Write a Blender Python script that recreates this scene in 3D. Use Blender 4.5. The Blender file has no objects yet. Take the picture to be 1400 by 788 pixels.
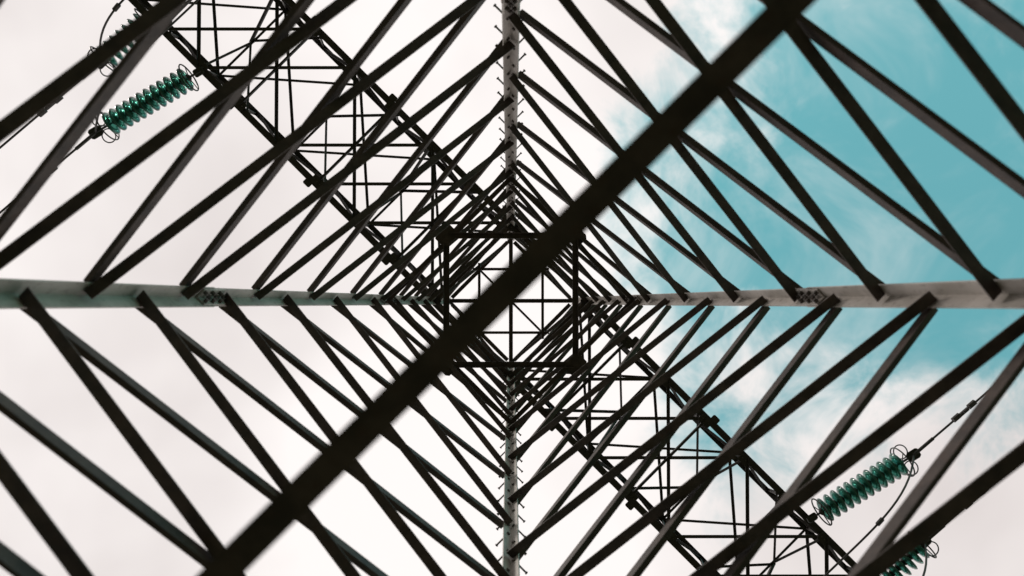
import bpy, bmesh, math, random
from mathutils import Vector, Matrix
random.seed(4)
EYE = 1.5            # camera height above ground
R0, K = 3.40, 0.1286 # tower half diagonal at eye level, taper per metre

def W(u, v, z):      # plan coordinates (u east, v north-ish), z above eye level
    return Vector((u, -v, z + EYE))
def D(u, v, z=0.0):
    return Vector((u, -v, z))
def R(z): return R0 - K * z

scene = bpy.context.scene
scene.view_settings.view_transform = 'Standard'
scene.view_settings.look = 'None'
scene.view_settings.exposure = 0

# ---------------------------------------------------------------- materials
def steel(name, c1, c2, rough, metal, scale=6.0, rust=0.0):
    m = bpy.data.materials.new(name); m.use_nodes = True
    nt = m.node_tree; b = nt.nodes['Principled BSDF']
    tc = nt.nodes.new('ShaderNodeTexCoord')
    n1 = nt.nodes.new('ShaderNodeTexNoise'); n1.inputs['Scale'].default_value = scale
    n1.inputs['Detail'].default_value = 4; n1.inputs['Roughness'].default_value = 0.65
    nt.links.new(tc.outputs['Object'], n1.inputs['Vector'])
    r = nt.nodes.new('ShaderNodeValToRGB')
    r.color_ramp.elements[0].position = 0.35; r.color_ramp.elements[1].position = 0.68
    r.color_ramp.elements[0].color = (*c1, 1); r.color_ramp.elements[1].color = (*c2, 1)
    nt.links.new(n1.outputs['Fac'], r.inputs['Fac'])
    n2 = nt.nodes.new('ShaderNodeTexNoise'); n2.inputs['Scale'].default_value = 23
    n2.inputs['Detail'].default_value = 3
    nt.links.new(tc.outputs['Object'], n2.inputs['Vector'])
    r2 = nt.nodes.new('ShaderNodeValToRGB')
    r2.color_ramp.elements[0].position = 0.56; r2.color_ramp.elements[1].position = 0.72
    r2.color_ramp.elements[0].color = (0, 0, 0, 1); r2.color_ramp.elements[1].color = (rust, rust, rust, 1)
    nt.links.new(n2.outputs['Fac'], r2.inputs['Fac'])
    mx = nt.nodes.new('ShaderNodeMix'); mx.data_type = 'RGBA'
    nt.links.new(r2.outputs['Color'], mx.inputs['Factor'])
    nt.links.new(r.outputs['Color'], mx.inputs['A'])
    mx.inputs['B'].default_value = (0.05, 0.022, 0.012, 1)
    nt.links.new(mx.outputs['Result'], b.inputs['Base Color'])
    b.inputs['Roughness'].default_value = rough; b.inputs['Metallic'].default_value = metal
    return m

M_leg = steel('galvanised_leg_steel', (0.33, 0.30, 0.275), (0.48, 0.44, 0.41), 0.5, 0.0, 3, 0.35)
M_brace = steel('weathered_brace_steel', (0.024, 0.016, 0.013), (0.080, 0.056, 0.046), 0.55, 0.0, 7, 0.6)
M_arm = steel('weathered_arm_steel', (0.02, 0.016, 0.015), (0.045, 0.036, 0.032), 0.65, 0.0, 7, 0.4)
M_bolt = steel('bolt_steel', (0.05, 0.042, 0.036), (0.12, 0.10, 0.09), 0.5, 0.3, 20, 0.6)
M_cable = steel('cable_aluminium', (0.03, 0.028, 0.027), (0.07, 0.065, 0.06), 0.6, 0.2, 10, 0.0)
M_fit = steel('fitting_steel', (0.02, 0.02, 0.018), (0.05, 0.05, 0.045), 0.5, 0.3, 15, 0.3)
M_conc = steel('footing_concrete', (0.22, 0.21, 0.19), (0.36, 0.34, 0.31), 0.9, 0.0, 3, 0.1)

M_glass = bpy.data.materials.new('green_insulator_glass'); M_glass.use_nodes = True
nt = M_glass.node_tree; b = nt.nodes['Principled BSDF']
tc = nt.nodes.new('ShaderNodeTexCoord'); nn = nt.nodes.new('ShaderNodeTexNoise'); nn.inputs['Scale'].default_value = 9
nt.links.new(tc.outputs['Object'], nn.inputs['Vector'])
rr = nt.nodes.new('ShaderNodeValToRGB')
rr.color_ramp.elements[0].color = (0.03, 0.21, 0.15, 1); rr.color_ramp.elements[1].color = (0.12, 0.42, 0.33, 1)
nt.links.new(nn.outputs['Fac'], rr.inputs['Fac']); nt.links.new(rr.outputs['Color'], b.inputs['Base Color'])
b.inputs['Roughness'].default_value = 0.08; b.inputs['IOR'].default_value = 1.5
b.inputs['Transmission Weight'].default_value = 0.75

# ---------------------------------------------------------------- mesh helpers
def prism(bm, A, B):
    va = [bm.verts.new(p) for p in A]; vb = [bm.verts.new(p) for p in B]
    n = len(A)
    for i in range(n):
        bm.faces.new((va[i], va[(i+1) % n], vb[(i+1) % n], vb[i]))
    bm.faces.new(va); bm.faces.new(list(reversed(vb)))

def lbar(bm, p0, p1, n, w, t=0.008, flip=1):
    """rolled angle: one leg flat in the plane with normal n, other leg standing along n"""
    d = (p1 - p0).normalized(); n = (n - d * n.dot(d)).normalized(); s = d.cross(n) * flip
    prof = [(0, 0), (w, 0), (w, t), (t, t), (t, w), (0, w)]
    o = s * (-w * 0.5)
    A = [p0 + o + s*x + n*y for x, y in prof]; B = [p1 + o + s*x + n*y for x, y in prof]
    prism(bm, A, B)

def hexbolt(bm, p, n, r=0.013, h=0.018, k=6):
    n = n.normalized(); a = n.orthogonal().normalized(); c = n.cross(a)
    A = [p + (a*math.cos(2*math.pi*i/k) + c*math.sin(2*math.pi*i/k))*r for i in range(k)]
    prism(bm, A, [q + n*h for q in A])

def plate(bm, c, a, bdir, n, la, lb, t=0.008):
    A = [c + a*la*x + bdir*lb*y for x, y in ((-.5, -.35), (-.35, -.5), (.35, -.5), (.5, -.35), (.5, .35), (.35, .5), (-.35, .5), (-.5, .35))]
    prism(bm, A, [q + n*t for q in A])

def tube(bm, pts, r, k=7, closed=False):
    rings = []; m = len(pts); up = None
    for i, p in enumerate(pts):
        if closed: t = (pts[(i+1) % m] - pts[i-1]).normalized()
        else: t = (pts[min(i+1, m-1)] - pts[max(i-1, 0)]).normalized()
        if up is None: up = t.orthogonal().normalized()
        up = (up - t*up.dot(t)).normalized(); c = t.cross(up)
        rings.append([bm.verts.new(p + (up*math.cos(2*math.pi*j/k) + c*math.sin(2*math.pi*j/k))*r) for j in range(k)])
    for i in range(m if closed else m-1):
        a = rings[i]; bb = rings[(i+1) % m]
        for j in range(k): bm.faces.new((a[j], a[(j+1) % k], bb[(j+1) % k], bb[j]))
    if not closed: bm.faces.new(list(reversed(rings[0]))); bm.faces.new(rings[-1])

def lathe(bm, prof, z0=0.0, k=28, closed=True):
    rings = [[bm.verts.new((r*math.cos(2*math.pi*j/k), r*math.sin(2*math.pi*j/k), z0+z)) for j in range(k)] for r, z in prof]
    m = len(rings)
    for i in range(m if closed else m-1):
        a = rings[i]; c = rings[(i+1) % m]
        for j in range(k): bm.faces.new((a[j], a[(j+1) % k], c[(j+1) % k], c[j]))
    if not closed: bm.faces.new(list(reversed(rings[0]))); bm.faces.new(rings[-1])

def make(name, bm, mat, parent=None, smooth=False):
    bmesh.ops.recalc_face_normals(bm, faces=bm.faces[:])
    me = bpy.data.meshes.new(name); bm.to_mesh(me); bm.free(); me.materials.append(mat)
    if smooth:
        for p in me.polygons: p.use_smooth = True
    o = bpy.data.objects.new(name, me); scene.collection.objects.link(o)
    if parent: o.parent = parent
    return o
def empty(name):
    o = bpy.data.objects.new(name, None); scene.collection.objects.link(o); return o

# ---------------------------------------------------------------- the tower
tower = empty('lattice_transmission_tower')
E = [(-1, 0), (0, 1), (1, 0), (0, -1)]        # four legs, going round
S2 = 2 ** -0.5
ZTOP = 16.3
def leg(j, z): e = E[j % 4]; return W(e[0]*R(z), e[1]*R(z), z)

# legs: angles with the heel outward
bl = bmesh.new(); bb = bmesh.new(); bs = bmesh.new()
for j in range(4):
    e = E[j]; en = E[(j+1) % 4]; ep = E[(j-1) % 4]
    a = D((en[0]-e[0])*S2, (en[1]-e[1])*S2); c = D((ep[0]-e[0])*S2, (ep[1]-e[1])*S2)
    def prof(z, w, t, off=0.0):
        p = leg(j, z) + (a+c)*off
        return [p, p+a*w, p+a*w+c*t, p+a*t+c*t, p+a*t+c*w, p+c*w]
    for z0, z1, w in ((-1.35, 6.62, 0.118), (6.62, 11.9, 0.110), (11.9, ZTOP, 0.104)):
        prism(bl, prof(z0, w, 0.013), prof(z1, w, 0.012))
    # spliced joints with inner cover angles and bolts
    for zs, L in ((1.9, .5), (6.62, 0.36), (11.9, 0.7)):
        prism(bs, prof(zs-L/2, 0.094, 0.012, 0.0155), prof(zs+L/2, 0.094, 0.012, 0.0155))
        nb = 6
        for i in range(nb):
            z = zs - L/2 + L*(i+0.5)/nb
            for dirf, nrm in ((a, c), (c, a)):
                p = leg(j, z) + (a+c)*0.0155 + dirf*(0.05 if i % 2 else 0.072) + nrm*0.012
                hexbolt(bb, p, nrm, 0.018, 0.034)
    # step bolts on the two climbing legs
    if j in (1, 3):
        z = 1.3; i = 0
        while z < ZTOP - 0.3:
            dirf, nrm = ((a, c), (c, a))[i % 2]
            p = leg(j, z) + dirf*0.055
            tube(bb, [p + nrm*0.03, p - nrm*0.14], 0.0095, 6)
            hexbolt(bb, p - nrm*0.14, -nrm, 0.016, 0.012)
            hexbolt(bb, p + nrm*0.0135, nrm, 0.019, 0.016)
            z += 0.195; i += 1
make('legs', bl, M_leg, tower); make('splice_covers', bs, M_leg, tower); 

# face bracing: crossed angles, panel points staggered between neighbouring faces
LB = [-1.15, 1.55, 2.83, 3.60, 4.54, 5.65, 6.86, 8.14, 9.60, 11.1, 12.2, 13.2, 14.1, 14.95]
LA = [-1.15, 0.9, 2.35, 3.25, 4.07, 5.07, 6.20, 7.45, 8.80, 10.25, 11.5, 12.6, 13.55, 14.4, 15.0]
bi = bmesh.new(); bo = bmesh.new()
for f in range(4):
    lv = LA if f % 2 == 0 else LB
    e0 = E[f]; e1 = E[(f+1) % 4]
    nf = D((e0[0]+e1[0])*S2, (e0[1]+e1[1])*S2, K*S2).normalized()
    al = D((e1[0]-e0[0])*S2, (e1[1]-e0[1])*S2)
    for i in range(len(lv)-1):
        zl, zh = lv[i], lv[i+1]
        w = 0.080 if zl < 7 else (0.074 if zl < 11 else 0.068)
        # inside member
        p0 = leg(f, zl) + al*0.045 - nf*0.018; p1 = leg(f+1, zh) - al*0.045 - nf*0.018
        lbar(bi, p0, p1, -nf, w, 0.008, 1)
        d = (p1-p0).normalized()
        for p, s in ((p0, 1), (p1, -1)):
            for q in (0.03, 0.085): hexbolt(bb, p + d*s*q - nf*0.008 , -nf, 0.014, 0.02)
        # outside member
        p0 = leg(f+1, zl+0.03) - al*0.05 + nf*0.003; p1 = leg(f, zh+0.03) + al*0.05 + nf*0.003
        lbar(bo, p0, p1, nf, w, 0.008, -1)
    # short redundant bracing near the waist
    zr = 11.75
    q0 = leg(f, zr) + al*0.06 - nf*0.03; q1 = leg(f+1, zr) - al*0.06 - nf*0.03
    lbar(bi, q0, q1, -nf, 0.07)
    for zr in (15.0, 16.2):
        lbar(bi, leg(f, zr) + al*0.13, leg(f+1, zr) - al*0.13, -nf, 0.08)
    lbar(bi, leg(f, 15.05) + al*0.05 - nf*0.03, leg(f+1, 16.15) - al*0.05 - nf*0.03, -nf, 0.06)
    lbar(bo, leg(f+1, 15.05) - al*0.05 + nf*0.004, leg(f, 16.15) + al*0.05 + nf*0.004, nf, 0.06)
# waist diaphragm : square through the face mid points
mids = []
for f in range(4):
    mids.append((leg(f, 11.75) + leg(f+1, 11.75))/2)
for f in range(4):
    a, c = mids[f], mids[(f+1) % 4]
    lbar(bi, a + (c-a).normalized()*0.03 - Vector((0, 0, .06)), c - (c-a).normalized()*0.12 - Vector((0, 0, .06)), Vector((0, 0, -1)), 0.085)
    nfv = D((E[f][0]+E[(f+1) % 4][0])*S2, (E[f][1]+E[(f+1) % 4][1])*S2)
    plate(bi, mids[f] - Vector((0, 0, .075)), nfv.cross(Vector((0, 0, 1))), nfv, Vector((0, 0, -1)), 0.3, 0.24)
# arm level diaphragms, corner to corner
for zr, w in ((15.0, 0.075),):
    lbar(bi, leg(0, zr)*0.93 + leg(2, zr)*0.07, leg(2, zr)*0.93 + leg(0, zr)*0.07, Vector((0, 0, -1)), w)
    dz = Vector((0, 0, 0.012))
    lbar(bi, leg(1, zr)*0.93 + leg(3, zr)*0.07 + dz, leg(3, zr)*0.93 + leg(1, zr)*0.07 + dz, Vector((0, 0, 1)), w)
# secondary frame around the centre
for q, zr, w in ((0.60, 15.03, 0.05),):
    pts = [W(-q, q, zr), W(q, q, zr), W(q, -q, zr), W(-q, -q, zr)]
    for i in range(4):
        a, c = pts[i], pts[(i+1) % 4]; dd = (c-a).normalized()
        lbar(bi, a - dd*0.12 + Vector((0, 0, .015*i)), c + dd*0.12 + Vector((0, 0, .015*i)), Vector((0, 0, 1)), w)
# mid face to mid face ties under the top frame
mt = [(leg(f, 16.1)+leg(f+1, 16.1))/2 for f in range(4)]
lbar(bi, mt[0], mt[2], Vector((0, 0, 1)), 0.045, 0.006)
lbar(bi, mt[1]+Vector((0, 0, .012)), mt[3]+Vector((0, 0, .012)), Vector((0, 0, 1)), 0.045, 0.006)
# low horizontal tie across the body, mid face to mid face, with its carrying horizontals
ZB = 2.19
m0 = (leg(1, ZB)+leg(2, ZB))/2; m1 = (leg(3, ZB)+leg(0, ZB))/2
sh = D(0.018, 0.018)
lbar(bi, m0 + sh, m1 + sh, Vector((0, 0, 1)), 0.088, 0.010)
for f in (1, 3):
    e0 = E[f]; e1 = E[(f+1) % 4]; nf = D((e0[0]+e1[0])*S2, (e0[1]+e1[1])*S2)
    al = D((e1[0]-e0[0])*S2, (e1[1]-e0[1])*S2)
    lbar(bi, leg(f, ZB+.02)+al*0.05-nf*.03, leg(f+1, ZB+.02)-al*0.05-nf*.03, -nf, 0.08)
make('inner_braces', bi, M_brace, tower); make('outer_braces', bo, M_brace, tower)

# ---- cross arms
ba = bmesh.new()
ZC, ZT = 15.0, 16.2
HB, HT = R(ZC)*S2, R(ZT)*S2
LEN = 10.4
UP = Vector((0, 0, 1))
for s in (1, -1):
    ad = (-S2*s, S2*s); pd = (-S2*s, -S2*s)
    def P(x, y, z): return W(ad[0]*x + pd[0]*y, ad[1]*x + pd[1]*y, z)
    def ztop(x): return ZT + (15.55 - ZT)*(x-HB)/(LEN-HB)
    def ytop(x): return HT + (HB*0.9-HT)*(x-HB)/(LEN-HB)
    pv = D(pd[0], pd[1]); av = D(ad[0], ad[1])
    for y in (-1, 1):
        lbar(ba, P(-HB+0.02 if y > 0 else HB*0.2, y*HB, ZC-.03), P(LEN, y*HB, ZC-.03), UP, 0.125, 0.011, -y)
        lbar(ba, P(HT, y*HT, ZT), P(LEN, y*ytop(LEN), ztop(LEN)), -UP, 0.10, 0.010, y)
    n = 9; p = (LEN-HB)/n
    xs = [HB + p*i for i in range(n+1)]
    for i, x in enumerate(xs):
        # bottom plane double lattice
        if i+2 <= n:
            x2 = xs[i+2]
            if i % 4 != 3: lbar(ba, P(x, -HB, ZC-.01), P(x2, HB, ZC-.01), UP, 0.062, 0.006)
            if i % 2 == 0: lbar(ba, P(x, HB, ZC-.045), P(x2, -HB, ZC-.045), -UP, 0.056, 0.006)
        if i % 2 == 1 or i == n:
            lbar(ba, P(x, -HB, ZC-.02), P(x, HB, ZC-.02), -UP, 0.06, 0.006)
        if i % 2 == 0 and i > 0:   # cross frames inside the arm
            lbar(ba, P(x, -HB+.03, ZC), P(x, 0.02, ztop(x)), av, 0.052, 0.006)
            lbar(ba, P(x+.01, HB-.03, ZC), P(x+.01, -0.02, ztop(x)), -av, 0.052, 0.006)
            lbar(ba, P(x, 0, ztop(x)-.02), P(xs[i-1]-.2, -HB+.05, ZC+.02), av, 0.045, 0.006)
            lbar(ba, P(x, 0, ztop(x)-.03), P(xs[i-1]-.2, HB-.05, ZC+.02), av, 0.045, 0.006)
        # sides
        for y in (-1, 1):
            yt = y*ytop(x); yb = y*(HB-.012)
            if i > 0: lbar(ba, P(x, yb, ZC), P(x, yt, ztop(x)), pv*y, 0.05, 0.006)
            if i < n:
                if i % 2 == 0: lbar(ba, P(x, yb, ZC), P(xs[i+1], y*ytop(xs[i+1]), ztop(xs[i+1])), -pv*y, 0.052, 0.006)
                else: lbar(ba, P(x, yt, ztop(x)), P(xs[i+1], yb, ZC), -pv*y, 0.052, 0.006)
        # top plane crossed pairs
        if i % 2 == 0 and i+2 <= n:
            x2 = xs[i+2]
            lbar(ba, P(x, -ytop(x), ztop(x)+.01), P(x2, ytop(x2), ztop(x2)+.01), UP, 0.05, 0.006)
            lbar(ba, P(x, ytop(x), ztop(x)-.01), P(x2, -ytop(x2), ztop(x2)-.01), -UP, 0.05, 0.006)
            lbar(ba, P(x2, -ytop(x2), ztop(x2)), P(x2, ytop(x2), ztop(x2)), UP, 0.05, 0.006)
        # gussets on the chords
        for y in (-1, 1):
            plate(ba, P(x, y*(HB-0.05), ZC-.052), av, pv, -UP, 0.26, 0.17)
            for q in (-.07, 0, .07): hexbolt(bb, P(x+q, y*(HB-0.05), ZC-.06), -UP, .014, .018)
            hang = P(x+.12, y*(HB+0.09), ZC-.03)
            if i % 2 == 1: plate(ba, hang, av, pv, -UP, 0.16, 0.13, 0.012)
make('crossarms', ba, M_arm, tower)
make('bolts', bb, M_bolt, tower)
# footings
bf = bmesh.new()
for j in range(4):
    c = leg(j, -1.5)
    for h0, h1, hw in ((-0.3, 0.12, 0.55), (0.12, 0.42, 0.3)):
        A = [Vector((c.x+sx*hw, c.y+sy*hw, h0)) for sx, sy in ((-1, -1), (1, -1), (1, 1), (-1, 1))]
        B = [Vector((c.x+sx*hw*.9, c.y+sy*hw*.9, h1)) for sx, sy in ((-1, -1), (1, -1), (1, 1), (-1, 1))]
        prism(bf, A, B)
make('footings', bf, M_conc, tower)

# ---------------------------------------------------------------- insulator strings
PITCH = 0.152
GP = [(0.045, 0.05), (0.10, 0.047), (0.17, 0.03), (0.215, 0.006), (0.235, -0.018), (0.232, -0.03), (0.22, -0.026),
      (0.20, -0.004), (0.185, -0.034), (0.172, -0.034), (0.155, 0.006), (0.135, -0.03), (0.122, -0.03), (0.105, 0.012), (0.06, 0.016), (0.045, 0.012)]
CP = [(0.018, 0.10), (0.042, 0.095), (0.066, 0.07), (0.074, 0.03), (0.055, 0.005), (0.02, -0.01), (0.014, -0.055)]
def insulator(p0, p1, NU):
    """p0 on the arm, p1 the live end"""
    root = empty('insulator_string')
    d = (p1-p0).normalized(); L = (p1-p0).length
    z = -d; x = z.orthogonal().normalized(); y = z.cross(x)
    body = NU*PITCH; st = p0 + d*((L-body)*0.5 + 0.05)
    Mx = Matrix((x, y, z)).transposed().to_4x4(); Mx.translation = st
    g = bmesh.new(); cc = bmesh.new()
    for i in range(NU):
        lathe(g, GP, -i*PITCH, 26); lathe(cc, CP, -i*PITCH, 14, False)
    og = make('glass_discs', g, M_glass, root, True); oc = make('metal_caps', cc, M_fit, root, True)
    og.matrix_world = Mx; oc.matrix_world = Mx
    bm = bmesh.new()
    e1 = st + d*body
    tube(bm, [p0, st - d*0.08], 0.022, 8); tube(bm, [e1 - d*0.1, p1], 0.022, 8)
    # grading rings and horns
    for c, rad in ((st - d*0.06, 0.27), (e1 - d*0.04, 0.30)):
        ring = [c + (x*math.cos(t*2*math.pi/36) + y*math.sin(t*2*math.pi/36))*rad for t in range(36)]
        tube(bm, ring, 0.014, 6, True)
        for k in (0, 1, 2):
            t = 2*math.pi*k/3
            tube(bm, [c, c + (x*math.cos(t) + y*math.sin(t))*rad], 0.010, 6)
    c = e1 + d*0.04
    side = D(1, 0, 0); side = (side - d*side.dot(d)).normalized()
    if side.dot(Vector((p0.x, p0.y, 0))) < 0: side = -side
    for sg in (1, -1):
        ring = [c + side*sg*0.17 + (d*math.cos(t*2*math.pi/26)*0.13 + side*math.sin(t*2*math.pi/26)*0.13) for t in range(26)]
        tube(bm, ring, 0.012, 6, True)
    # yoke / clamp
    plate(bm, p1 - x*0.012, d, side, x, 0.26, 0.18, 0.024)
    plate(bm, p0 + d*0.05 - x*0.012, d, side, x, 0.2, 0.13, 0.024)
    make('rings_and_shackles', bm, M_fit, root)
    return root

def conductor(name, p1, dirh, up):
    bm = bmesh.new(); span = 160.0
    def at(q): return p1 + dirh*q + Vector((0, 0, up*q + 0.0005*q*q))
    pts = [at((i/69.0)**1.8 * span) for i in range(70)]
    tube(bm, pts, 0.021, 7)
    # dead-end clamp and damper
    d = (pts[3]-pts[0]).normalized()
    tube(bm, [at(0.0), at(0.5)], 0.034, 8)
    tube(bm, [at(1.15), at(1.4)], 0.04, 8)
    sdv = d.cross(Vector((0, 0, 1))).normalized()*0.05 - Vector((0, 0, 0.08))
    for dx in (-0.2, 0.2):
        c = at(1.28 + dx) + sdv
        tube(bm, [c - d*0.08, c + d*0.08], 0.055, 8)
    tube(bm, [at(1.06) + sdv, at(1.5) + sdv], 0.010, 6)
    tube(bm, [at(1.28), at(1.28) + sdv], 0.02, 6)
    return make(name, bm, M_cable)

for s in (1, -1):
    ad = (-S2*s, S2*s); pd = (-S2*s, -S2*s)
    def P(x, y, z): return W(ad[0]*x + pd[0]*y, ad[1]*x + pd[1]*y, z)
    k = 1.0 if s == 1 else 0.948
    for xa, xb, yb, zb, nu in ((7.16*k, 7.85*k, 3.32, 15.1, 12), (8.55, 8.62, 2.26, 14.9, 7)):
        ends = []
        for y in (1, -1):
            p0 = P(xa, y*1.06, 14.85); p1 = P(xb, y*yb, zb)
            insulator(p0, p1, nu); ends.append(p1)
            dh = D(pd[0]*y + ad[0]*0.125, pd[1]*y + ad[1]*0.125).normalized()
            conductor('power_line', p1, dh, 0.085)
        # jumper loop under the arm
        bm = bmesh.new(); a, c = ends; pts = []
        for i in range(41):
            t = i/40; q = a.lerp(c, t); q = q - Vector((0, 0, 1.25*(1-(2*t-1)**4))) - D(ad[0], ad[1])*0.25*math.sin(math.pi*t)
            pts.append(q)
        tube(bm, pts, 0.019, 7)
        for t in (9, 20, 31):
            dd = (pts[t+1]-pts[t-1]).normalized()
            tube(bm, [pts[t]-dd*.07, pts[t]+dd*.07], 0.042, 8)
        make('jumper_cable', bm, M_cable)

# ---------------------------------------------------------------- ground
bg = bmesh.new(); N = 60; SZ = 1500
vs = [[None]*(N+1) for _ in range(N+1)]
for i in range(N+1):
    for k in range(N+1):
        fx = (i/N*2-1); fy = (k/N*2-1)
        x = math.copysign(abs(fx)**2.5, fx)*SZ; y = math.copysign(abs(fy)**2.5, fy)*SZ
        z = 0.0 if math.hypot(x, y) < 8 else 0.25*math.sin(x*0.11)*math.cos(y*0.09)
        vs[i][k] = bg.verts.new((x, y, z))
for i in range(N):
    for k in range(N): bg.faces.new((vs[i][k], vs[i+1][k], vs[i+1][k+1], vs[i][k+1]))
M_gr = steel('grass_ground', (0.035, 0.05, 0.02), (0.10, 0.09, 0.05), 1.0, 0.0, 0.8, 0.3)
make('ground', bg, M_gr, None, True)

# ---------------------------------------------------------------- sky
w = bpy.data.worlds.new('World'); scene.world = w; w.use_nodes = True
nt = w.node_tree; nt.nodes.clear()
out = nt.nodes.new('ShaderNodeOutputWorld'); bgn = nt.nodes.new('ShaderNodeBackground')
nt.links.new(bgn.outputs[0], out.inputs[0]); bgn.inputs['Strength'].default_value = 0.1
sky = nt.nodes.new('ShaderNodeTexSky'); sky.sky_type = 'NISHITA'; sky.sun_disc = False
SUN_EL, SUN_AZ = math.radians(42), math.radians(250)
sky.sun_elevation = SUN_EL; sky.sun_rotation = SUN_AZ
def mth(op, a, c=None, clamp=False):
    n = nt.nodes.new('ShaderNodeMath'); n.operation = op; n.use_clamp = clamp
    for i, v in enumerate((a, c)):
        if v is None: continue
        if isinstance(v, (int, float)): n.inputs[i].default_value = v
        else: nt.links.new(v, n.inputs[i])
    return n.outputs[0]
tc = nt.nodes.new('ShaderNodeTexCoord'); sp = nt.nodes.new('ShaderNodeSeparateXYZ')
nt.links.new(tc.outputs['Generated'], sp.inputs[0])
zz = mth('MAXIMUM', sp.outputs['Z'], 0.08)
U = mth('DIVIDE', sp.outputs['X'], zz); V = mth('MULTIPLY', mth('DIVIDE', sp.outputs['Y'], zz), -1.0)
cb = nt.nodes.new('ShaderNodeCombineXYZ'); nt.links.new(U, cb.inputs[0]); nt.links.new(V, cb.inputs[1])
def noise(scale, det, rough, dist=0.0, off=0.0):
    mp = nt.nodes.new('ShaderNodeMapping'); mp.inputs['Location'].default_value = (off, off*0.7, off*0.3)
    nt.links.new(cb.outputs[0], mp.inputs['Vector'])
    n = nt.nodes.new('ShaderNodeTexNoise'); n.inputs['Scale'].default_value = scale; n.inputs['Detail'].default_value = det
    n.inputs['Roughness'].default_value = rough; n.inputs['Distortion'].default_value = dist
    nt.links.new(mp.outputs[0], n.inputs['Vector']); return n.outputs['Fac']
def maprange(v, a, c, lo=0.0, hi=1.0):
    m = nt.nodes.new('ShaderNodeMapRange'); m.interpolation_type = 'SMOOTHSTEP'
    nt.links.new(v, m.inputs['Value']); m.inputs['From Min'].default_value = a; m.inputs['From Max'].default_value = c
    m.inputs['To Min'].default_value = lo; m.inputs['To Max'].default_value = hi
    return m.outputs[0]
n1 = noise(3.2, 5, 0.6, 0.3, 3.1); n2 = noise(1.9, 4, 0.5, 0.2, 9.4); n3 = noise(8, 6, 0.62, 0.5, 5.0); n4 = noise(5, 5, 0.65, 0.6, 1.7)
# an opening in the cloud deck
s1 = mth('SUBTRACT', mth('SUBTRACT', U, 0.13), mth('MULTIPLY', mth('ABSOLUTE', mth('SUBTRACT', V, 0.08)), 0.5))
s2 = mth('ADD', V, 0.165)
s = mth('MINIMUM', s1, s2)
s = mth('ADD', s, mth('MULTIPLY', mth('SUBTRACT', n1, 0.5), 0.5))
s = mth('ADD', s, mth('MULTIPLY', mth('SUBTRACT', n3, 0.5), 0.36))
gap = maprange(s, -0.06, 0.12)
veil = maprange(n4, 0.40, 0.85, 0.95, 0.60)
fac = mth('MULTIPLY', gap, veil)
tint = nt.nodes.new('ShaderNodeMix'); tint.data_type = 'RGBA'; tint.blend_type = 'MULTIPLY'; tint.inputs['Factor'].default_value = 1.0
nt.links.new(sky.outputs[0], tint.inputs['A']); tint.inputs['B'].default_value = (1.35, 3.4, 2.15, 1)
cr = nt.nodes.new('ShaderNodeValToRGB'); e = cr.color_ramp.elements
e[0].position = 0.30; e[0].color = (0.74, 0.68, 0.665, 1); e[1].position = 0.60; e[1].color = (1.03, 0.975, 0.955, 1)
nt.links.new(n2, cr.inputs['Fac'])
c10 = nt.nodes.new('ShaderNodeMix'); c10.data_type = 'RGBA'; c10.blend_type = 'MULTIPLY'; c10.inputs['Factor'].default_value = 1.0
nt.links.new(cr.outputs[0], c10.inputs['A']); c10.inputs['B'].default_value = (10, 10, 10, 1)
mix = nt.nodes.new('ShaderNodeMix'); mix.data_type = 'RGBA'
nt.links.new(fac, mix.inputs['Factor']); nt.links.new(c10.outputs['Result'], mix.inputs['A']); nt.links.new(tint.outputs['Result'], mix.inputs['B'])
nt.links.new(mix.outputs['Result'], bgn.inputs['Color'])
w.cycles.sampling_method = 'MANUAL'; w.cycles.sample_map_resolution = 256

# sun
sl = bpy.data.lights.new('sun', 'SUN'); sl.energy = 1.5; sl.angle = math.radians(10); sl.color = (1, 0.93, 0.84)
so = bpy.data.objects.new('sun', sl); scene.collection.objects.link(so)
sd = Vector((math.sin(SUN_AZ)*math.cos(SUN_EL), math.cos(SUN_AZ)*math.cos(SUN_EL), math.sin(SUN_EL)))
so.rotation_euler = sd.to_track_quat('Z', 'Y').to_euler()

# ---------------------------------------------------------------- camera
cd = bpy.data.cameras.new('camera'); cam = bpy.data.objects.new('camera', cd); scene.collection.objects.link(cam)
cd.lens = 28; cd.sensor_width = 36; cd.clip_end = 4000; cd.clip_start = 0.05
pos = W(0.0, -0.055, 0.0)
F = Vector((0.0014, -0.0198, 1)).normalized()
Rt = F.cross(Vector((0, -1, 0))).normalized(); Upv = Rt.cross(F).normalized()
M = Matrix((Rt, Upv, -F)).transposed().to_4x4(); M.translation = pos
cam.matrix_world = M
cd.dof.use_dof = True; cd.dof.focus_distance = 13.0; cd.dof.aperture_fstop = 1.1
scene.camera = cam
